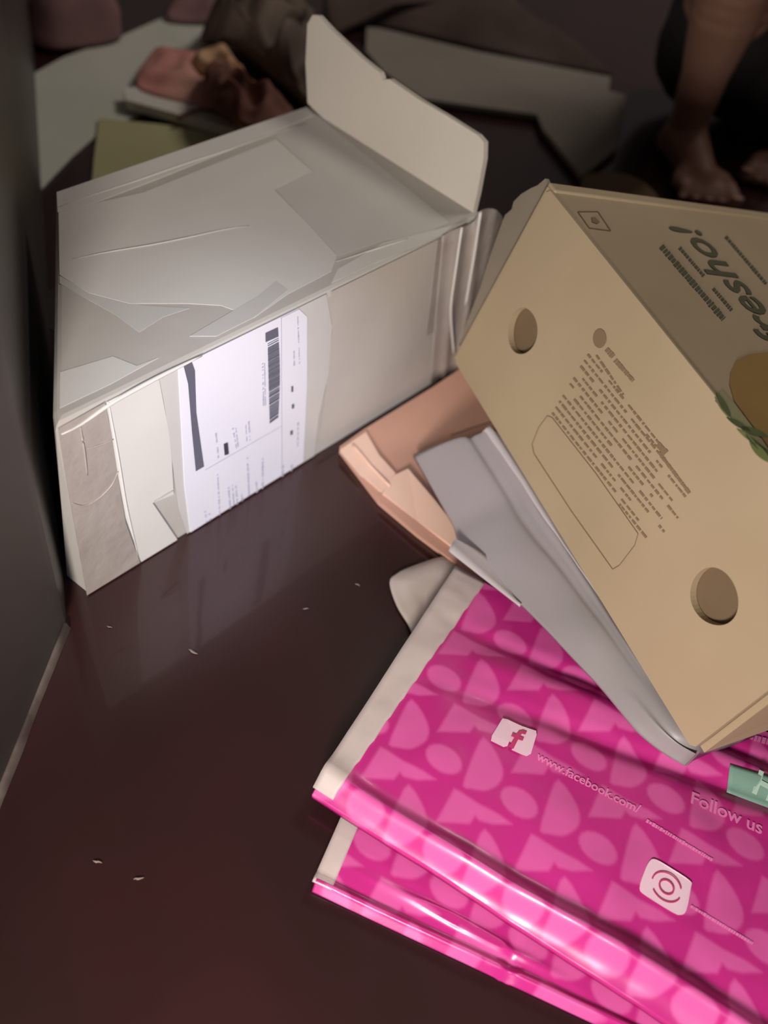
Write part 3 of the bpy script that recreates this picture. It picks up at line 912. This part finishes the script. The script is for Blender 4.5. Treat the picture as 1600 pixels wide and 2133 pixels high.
# keep its underside above the things it lies on
me = gm.data; N = n * k
for v in me.vertices[N:]:
    wz = (v.co.z) / SC
    x, y = (v.co.x + gm.location.x) / SC, (v.co.y + gm.location.y) / SC
    top = me.vertices[v.index - N].co.z
    jj = (v.index - N) % k; ss = min(1, jj / (k - 5)); lim = .019
    dd2 = (GUs[:, :, 0] - x) ** 2 + (GUs[:, :, 1] - y) ** 2; i_, j_ = np.unravel_index(np.argmin(dd2), dd2.shape)
    if dd2[i_, j_] < .012 ** 2: lim = GUs[i_, j_, 2] + .004
    v.co.z = min(top - .003 * SC, max(top - (.004 + .05 * ss) * SC, lim * SC))
tag(gm, 'grey plastic mailer draped beneath the tilted brown fruit carton', 'mailer')
# pale folded edges of the mailer
St = []
for t in np.linspace(0, 1, 24):
    a = at(*(np.array([948, 1122]) * (1 - t) + np.array([1086, 1258]) * t), .058 + .014 * t); c = at(*(np.array([935, 1146]) * (1 - t) + np.array([1084, 1262]) * t), .062 + .016 * t)
    wd = math.sin(math.pi * min(1, t * 1.05) ** .8)
    b = a + (np.array(at(985, 1120, .06)) - at(948, 1122, .052)) * wd * .9
    St.append([c, (a + c) / 2 + (0, 0, .003), a * .5 + b * .5, b])
sheet('folded_edge', St, M_greyl, gm, thick=.003, label='pale folded edge of the mailer')
St = []
for t in np.linspace(0, 1, 30):
    i = int(t * .62 * (n - 1)); cen = .86 + .08 * t; wd = .10 * (1 - t) ** .6 + .01
    row = []
    for ds in (-1, -.5, 0, .5, 1):
        s = min(cen + ds * wd, .97); j = s * (k - 5); j0 = int(j); fr_ = j - j0
        p = G[i, j0] * (1 - fr_) + G[i, min(j0 + 1, k - 1)] * fr_
        p = p + np.array([0, 0, .004 * (1 - ds * ds) + .0015])
        if (p - LB) @ EY > -.010: p = p - EZ * max(0, (p - LB) @ EZ + .003)
        row.append(p)
    St.append(row)
sheet('folded_edge', St, M_greyl, gm, thick=.003, label='pale folded edge of the mailer')

# pale paper tongue sticking out under the white seal strip
tg = cloth('paper_scrap', [(812, 1212), (826, 1195), (852, 1182), (918, 1160), (945, 1165), (990, 1200, .014), (960, 1260, .014), (900, 1330, .014), (868, 1330), (850, 1298), (826, 1258)],
           M_beige, None, .008, .010, .008, 16, 16, .004, 2.0, base=at(880, 1240, 0), sm=4)
tag(tg, 'crumpled pale paper scrap poking out beneath the white seal strip', 'paper')

# ---------------------------------------------------------------- things at the back
gc = slab('grey_card', [(764, 57), (790, 58), (1000, 108), (1272, 160), (1268, 189), (1290, 194), (1304, 198), (1307, 205), (1293, 280), (1290, 303), (1211, 366), (1150, 290),
                        (1132, 270), (1119, 238), (1000, 222), (880, 205), (800, 150), (762, 105)], .020, .012, M_card, None, at(1100, 200, 0))
tag(gc, 'large grey cardboard cut-out lying on the dark floor behind the raised flap', 'cardboard')
scp = cloth('card_scrap', [(1212, 372), (1240, 360), (1290, 366), (1340, 384), (1372, 412), (1360, 450), (1290, 450), (1215, 440)], M_kraft2, None, .02, .025, .006, 9, 12, .006, 3.0, base=at(1300, 400, 0), sm=4)
tag(scp, 'brownish cardboard scrap behind the fruit carton near the bare foot', 'cardboard')
pp = slab('paper_sheet', [(72, 152), (130, 120), (250, 76), (350, 32), (405, 38), (440, 60), (452, 120), (420, 210), (300, 235), (215, 268), (150, 325), (86, 392)], .006, .004, M_paper, None, at(230, 180, 0))
tag(pp, 'large pale greenish paper sheet lying at the back beside the dark wall', 'paper')
env = slab('envelope', [(206, 246), (330, 258), (500, 282), (620, 300), (560, 420), (190, 400), (196, 330)], .013, .006, M_olive, None, at(330, 300, 0))
tag(env, 'olive yellow envelope lying behind the white taped parcel', 'envelope')
pd = slab('notepad', [(258, 182), (330, 180), (430, 175), (560, 215), (515, 275), (500, 272), (380, 240), (262, 208)], .036, .021, M_pad, None, at(380, 220, 0))
tag(pd, 'white notepad under the rose pink cloth at the back', 'notepad')
st = tube('strap_loop', curve_pts([at(*p) for p in [(372, 248, .034), (385, 236, .042), (415, 228, .046), (450, 232, .044), (478, 244, .042), (505, 264, .040)]], 24), .0045, M_strap, None, 8, at(440, 235, 0))
tag(st, 'thin brown curved strap hanging over the white notepad edge', 'strap')
c1 = cloth('rose_cloth', [(286, 157), (325, 100), (360, 100), (402, 106), (470, 110), (500, 160), (490, 215), (470, 228), (400, 215), (300, 188)], M_pinkcl, None, .040, .018, .022, 20, 24, .006, 4.0, base=at(390, 160, 0), sm=5)
tag(c1, 'folded rose pink printed cloth lying on the white notepad', 'cloth')
c2 = cloth('tan_cloth', [(402, 118), (430, 100), (462, 96), (486, 118), (505, 150), (540, 200), (560, 238), (520, 258), (490, 252), (468, 200), (440, 160), (405, 138)], M_tan, None, .062, .030, .040, 20, 24, .008, 5.0, base=at(470, 170, 0), sm=5, ridge=.5)
tag(c2, 'crumpled tan cloth between the rose cloth and the brown fabric', 'cloth')
c3 = cloth('brown_print_cloth', [(425, 150), (450, 136), (500, 180), (540, 190), (590, 215), (612, 236), (560, 256), (520, 260), (478, 238), (440, 210)], M_maroon, None, .098, .030, .050, 22, 24, .008, 6.0, base=at(520, 220, 0), sm=5, ridge=.6)
tag(c3, 'dark brown patterned cloth heaped just behind the parcel corner', 'cloth')
c4 = cloth('sheer_fabric', [(418, 84), (436, 42), (500, 18), (590, 15), (650, 60), (690, 120), (690, 225), (650, 225), (610, 190), (560, 150), (500, 100), (450, 84)], M_brown, None, .05, .08, .09, 12, 36, .006, 8.0, base=at(560, 120, 0), sm=5, ridge=.7)
tag(c4, 'sheer brown crumpled fabric behind the raised white flap', 'fabric')
c5 = cloth('dusty_pink_cloth', [(50, 60), (90, -20), (170, -50), (240, 0), (252, 50), (246, 76), (180, 90), (100, 96)], M_dusty, None, .02, .09, .04, 7, 22, .008, 10.0, base=at(150, 40, 0), sm=5, ridge=.3)
tag(c5, 'dusty pink cloth bundle at the far left beyond the paper sheet', 'cloth')
c6 = cloth('grey_pink_cloth', [(345, 32), (380, -10), (430, -30), (500, -20), (520, 10), (470, 34), (420, 42)], M_dusty, None, .02, .06, .04, 9, 18, .008, 12.0, base=at(430, 10, 0), sm=5, ridge=.3)
tag(c6, 'greyish pink cloth beyond the sheer brown fabric at the top', 'cloth')
c7 = cloth('dark_cloth', [(690, 60), (700, -60), (900, -120), (1040, -40), (1100, 40), (1180, 95), (1262, 140), (1250, 150), (1000, 98), (780, 50)], M_dark, None, .012, .05, .03, 5, 24, .006, 14.0, base=at(950, 20, 0), sm=5, ridge=.4)
c7.data.materials[0] = mat('dark_brown_fabric', srgb(92, 74, 68), srgb(70, 56, 52), rough=.9, scale=8)
tag(c7, 'dark brown cloth spread on the floor beyond the grey cardboard', 'cloth')

# ---------------------------------------------------------------- lint on the floor
for (x, y, s, r_, lb) in ((402, 1358, 1.3, -.2, 'bright lint speck on the dark floor left of the pink mailers'), (637, 1268, .7, .3, 'tiny lint speck on the floor below the parcel label'),
                          (745, 1218, .7, -.5, 'tiny lint speck on the floor left of the paper scrap'), (203, 1795, 1.0, 0, 'lint speck on the floor near the lower left corner'),
                          (289, 1830, 1.0, .2, 'lint speck on the floor right of the lower left one'), (228, 1306, .7, -.6, 'faint lint speck on the floor under the parcel corner')):
    c = at(x, y, .0012); P = []
    for i in range(6):
        t = i / 5 - .5; P.append(c + np.array([t * .010 * s, t * .004 * s * math.sin(r_ * 5) + .0004 * math.sin(i * 1.7 + x), .0006 * (i % 2)]))
    o = tube('lint', P, [.0004, .0009 * s, .0013 * s, .0011 * s, .0008 * s, .0003], M_lint, None, 5, c)
    tag(o, lb, 'lint', 'lint specks on the floor')

# ---------------------------------------------------------------- person sitting beyond: bare legs and feet
def person():
    caps = []                                           # (p, q, rp, rq) in layout units

    def C(p, q, a, b): caps.append((np.array(p, float), np.array(q, float), a, b))
    def leg(side, ank, toe_dir, knee, hip):
        ank = np.array(ank); td = np.array(toe_dir, float); td /= np.linalg.norm(td); sd = np.array([td[1], -td[0], 0])
        heel = ank - td * .040; heel[2] = .040
        C(ank + (0, 0, .01), heel, .042, .036)
        ball = ank + td * .125; ball[2] = .034
        C(ank + (0, 0, -.02), ball + (0, 0, .012), .050, .034)
        C(heel, ball, .034, .030)
        for k in range(5):                              # k=0 big toe on the inner side
            lat = (k - 2) * .031 * side
            root = ball + sd * lat * .85; root[2] = .030
            ln = [.070, .062, .054, .046, .038][k]; rr = [.021, .0145, .0135, .013, .012][k]
            C(ball + sd * lat * .4 - td * .02, root, .030, rr + .006)
            mid = root + td * ln * .55 + (0, 0, .006); tip = root + td * ln + sd * lat * .06; tip[2] = rr + .004
            C(root, mid, rr + .003, rr); C(mid, tip, rr, rr * .95)
            toes.append((tip + np.array([0, 0, rr * .75]), td, sd, rr))
        m1 = ank * .75 + np.array(knee) * .25; m2 = ank * .40 + np.array(knee) * .60
        C(ank, m1, .044, .052); C(m1, m2, .050, .074); C(m2, knee, .074, .070); C(knee, hip, .080, .125)
    toes = []
    ankR = at(1434, 258, .10); kneeR = at(1600, -230, .62)
    ankL = at(1690, 262, .10); kneeL = ankL + np.array([.22, .10, .56])
    tdR = at(1535, 408, 0) - at(1440, 290, 0); tdL = at(1566, 430, 0) - at(1680, 310, 0)
    hipR = np.array([kneeR[0] + .16, kneeR[1] + .60, .16]); hipL = hipR + np.array([.34, .0, 0])
    leg(1, ankR, tdR, kneeR, hipR)
    leg(-1, ankL, tdL, kneeL, hipL)
    pel = (hipR + hipL) / 2
    neck = pel + np.array([0, -.04, .95]); head = neck + np.array([0, -.06, .24])
    C(hipR, hipL, .13, .13); C(pel, pel + (0, 0, .35), .17, .15); C(pel + (0, 0, .35), neck + (0, 0, -.14), .15, .17)
    C(neck + (-.17, 0, -.12), neck + (.17, 0, -.12), .07, .07); C(neck + (0, 0, -.1), neck + (0, 0, .08), .055, .055)
    C(head, head + (0, .03, .07), .115, .12); C(head + (0, -.03, -.03), head + (0, -.05, -.08), .09, .06); C(head + (0, -.11, 0), head + (0, -.135, -.03), .014, .02)
    for sx, kn in ((-1, kneeR), (1, kneeL)):
        sh = neck + np.array([sx * .19, 0, -.13]); el = sh + np.array([sx * .10, -.16, -.34]); ha = np.array(kn) + np.array([sx * .10, .10, .02])
        C(sh, el, .062, .046); C(el, ha, .044, .030); hd = ha + np.array([0, -.07, .0]); C(ha, hd, .034, .030)
        for f_ in range(4): C(hd + np.array([(f_ - 1.5) * .019, 0, 0]), hd + np.array([(f_ - 1.5) * .023, -.06 - .008 * (1.5 - abs(f_ - 1.5)), -.035]), .0125, .010)
        C(ha + (-sx * .02, -.01, 0), ha + (-sx * .06, -.05, -.02), .015, .011)
        C(head + (sx * .118, .01, .0), head + (sx * .122, .02, .035), .016, .018)
    return caps, toes, pel, neck, head, hipR, hipL, kneeR, kneeL


caps, toes, pel, neck, head, hipR, hipL, kneeR, kneeL = person()


def caps_mesh(name, caps, m, parent, voxel, sm=6):
    bm = bmesh.new()
    for p, q, a, b in caps:
        n_ = max(2, int(np.linalg.norm(q - p) / (min(a, b) * .45)) + 1); n_ = min(n_, 14)
        for i in range(n_):
            t = i / (n_ - 1); c = p * (1 - t) + q * t; r = a * (1 - t) + b * t
            bmesh.ops.create_icosphere(bm, subdivisions=2, radius=r * SC, matrix=Matrix.Translation(Vector(c * SC)))
    me = bpy.data.meshes.new(name); bm.to_mesh(me); bm.free()
    t = bpy.data.objects.new('tmp_body', me); scn.collection.objects.link(t)
    r = t.modifiers.new('r', 'REMESH'); r.mode = 'VOXEL'; r.voxel_size = voxel * SC; r.use_smooth_shade = True
    s = t.modifiers.new('s', 'SMOOTH'); s.factor = .5; s.iterations = sm
    me2 = bpy.data.meshes.new_from_object(t.evaluated_get(bpy.context.evaluated_depsgraph_get()))
    bpy.data.objects.remove(t)
    off = wloc(parent) if parent is not None else Vector((0, 0, 0))
    for v in me2.vertices: v.co -= off
    me2.name = name; me2.materials.clear(); me2.materials.append(m)
    for p in me2.polygons: p.use_smooth = True
    o = bpy.data.objects.new(name, me2); scn.collection.objects.link(o)
    if parent is not None: o.parent = parent
    return o


per = thing('person', 'barefoot person sitting with knees drawn up behind the brown fruit carton', 'person', (pel[0], pel[1], 0))
caps_mesh('body', caps, M_skin, per, .0085, 4)
for tip, td, sd, rr in toes:
    c = tip + td * rr * .35
    V = [c + td * rr * .55 * math.sin(a) + sd * rr * .6 * math.cos(a) + UPZ * (-.0012 * abs(math.cos(a))) for a in [2 * math.pi * i / 12 for i in range(12)]]
    prism('toenail', V, UPZ, .003, M_nail, per)
cl = [(np.array(hipR) - (0, 0, 0), np.array(hipL), .145, .145), (pel, pel + (0, 0, .35), .185, .165), (pel + (0, 0, .35), neck + (0, 0, -.12), .165, .182),
      (neck + (-.18, 0, -.12), neck + (.18, 0, -.12), .082, .082)]
for sx in (-1, 1):
    sh = neck + np.array([sx * .19, 0, -.13]); el = sh + np.array([sx * .05, -.08, -.17]); cl.append((sh, el, .074, .066))
caps_mesh('shirt', cl, M_dark, per, .014, 4)
cl = [(np.array(kneeR) * .35 + hipR * .65, hipR, .125, .15), (np.array(kneeL) * .35 + hipL * .65, hipL, .125, .15), (hipR, hipL, .15, .15)]
caps_mesh('shorts', cl, M_dark, per, .014, 4)
caps_mesh('hair', [(head + (0, .05, .07), head + (0, .03, .10), .118, .112), (head + (0, .08, .0), head + (0, .08, .05), .09, .1)], M_hair, per, .012, 3)
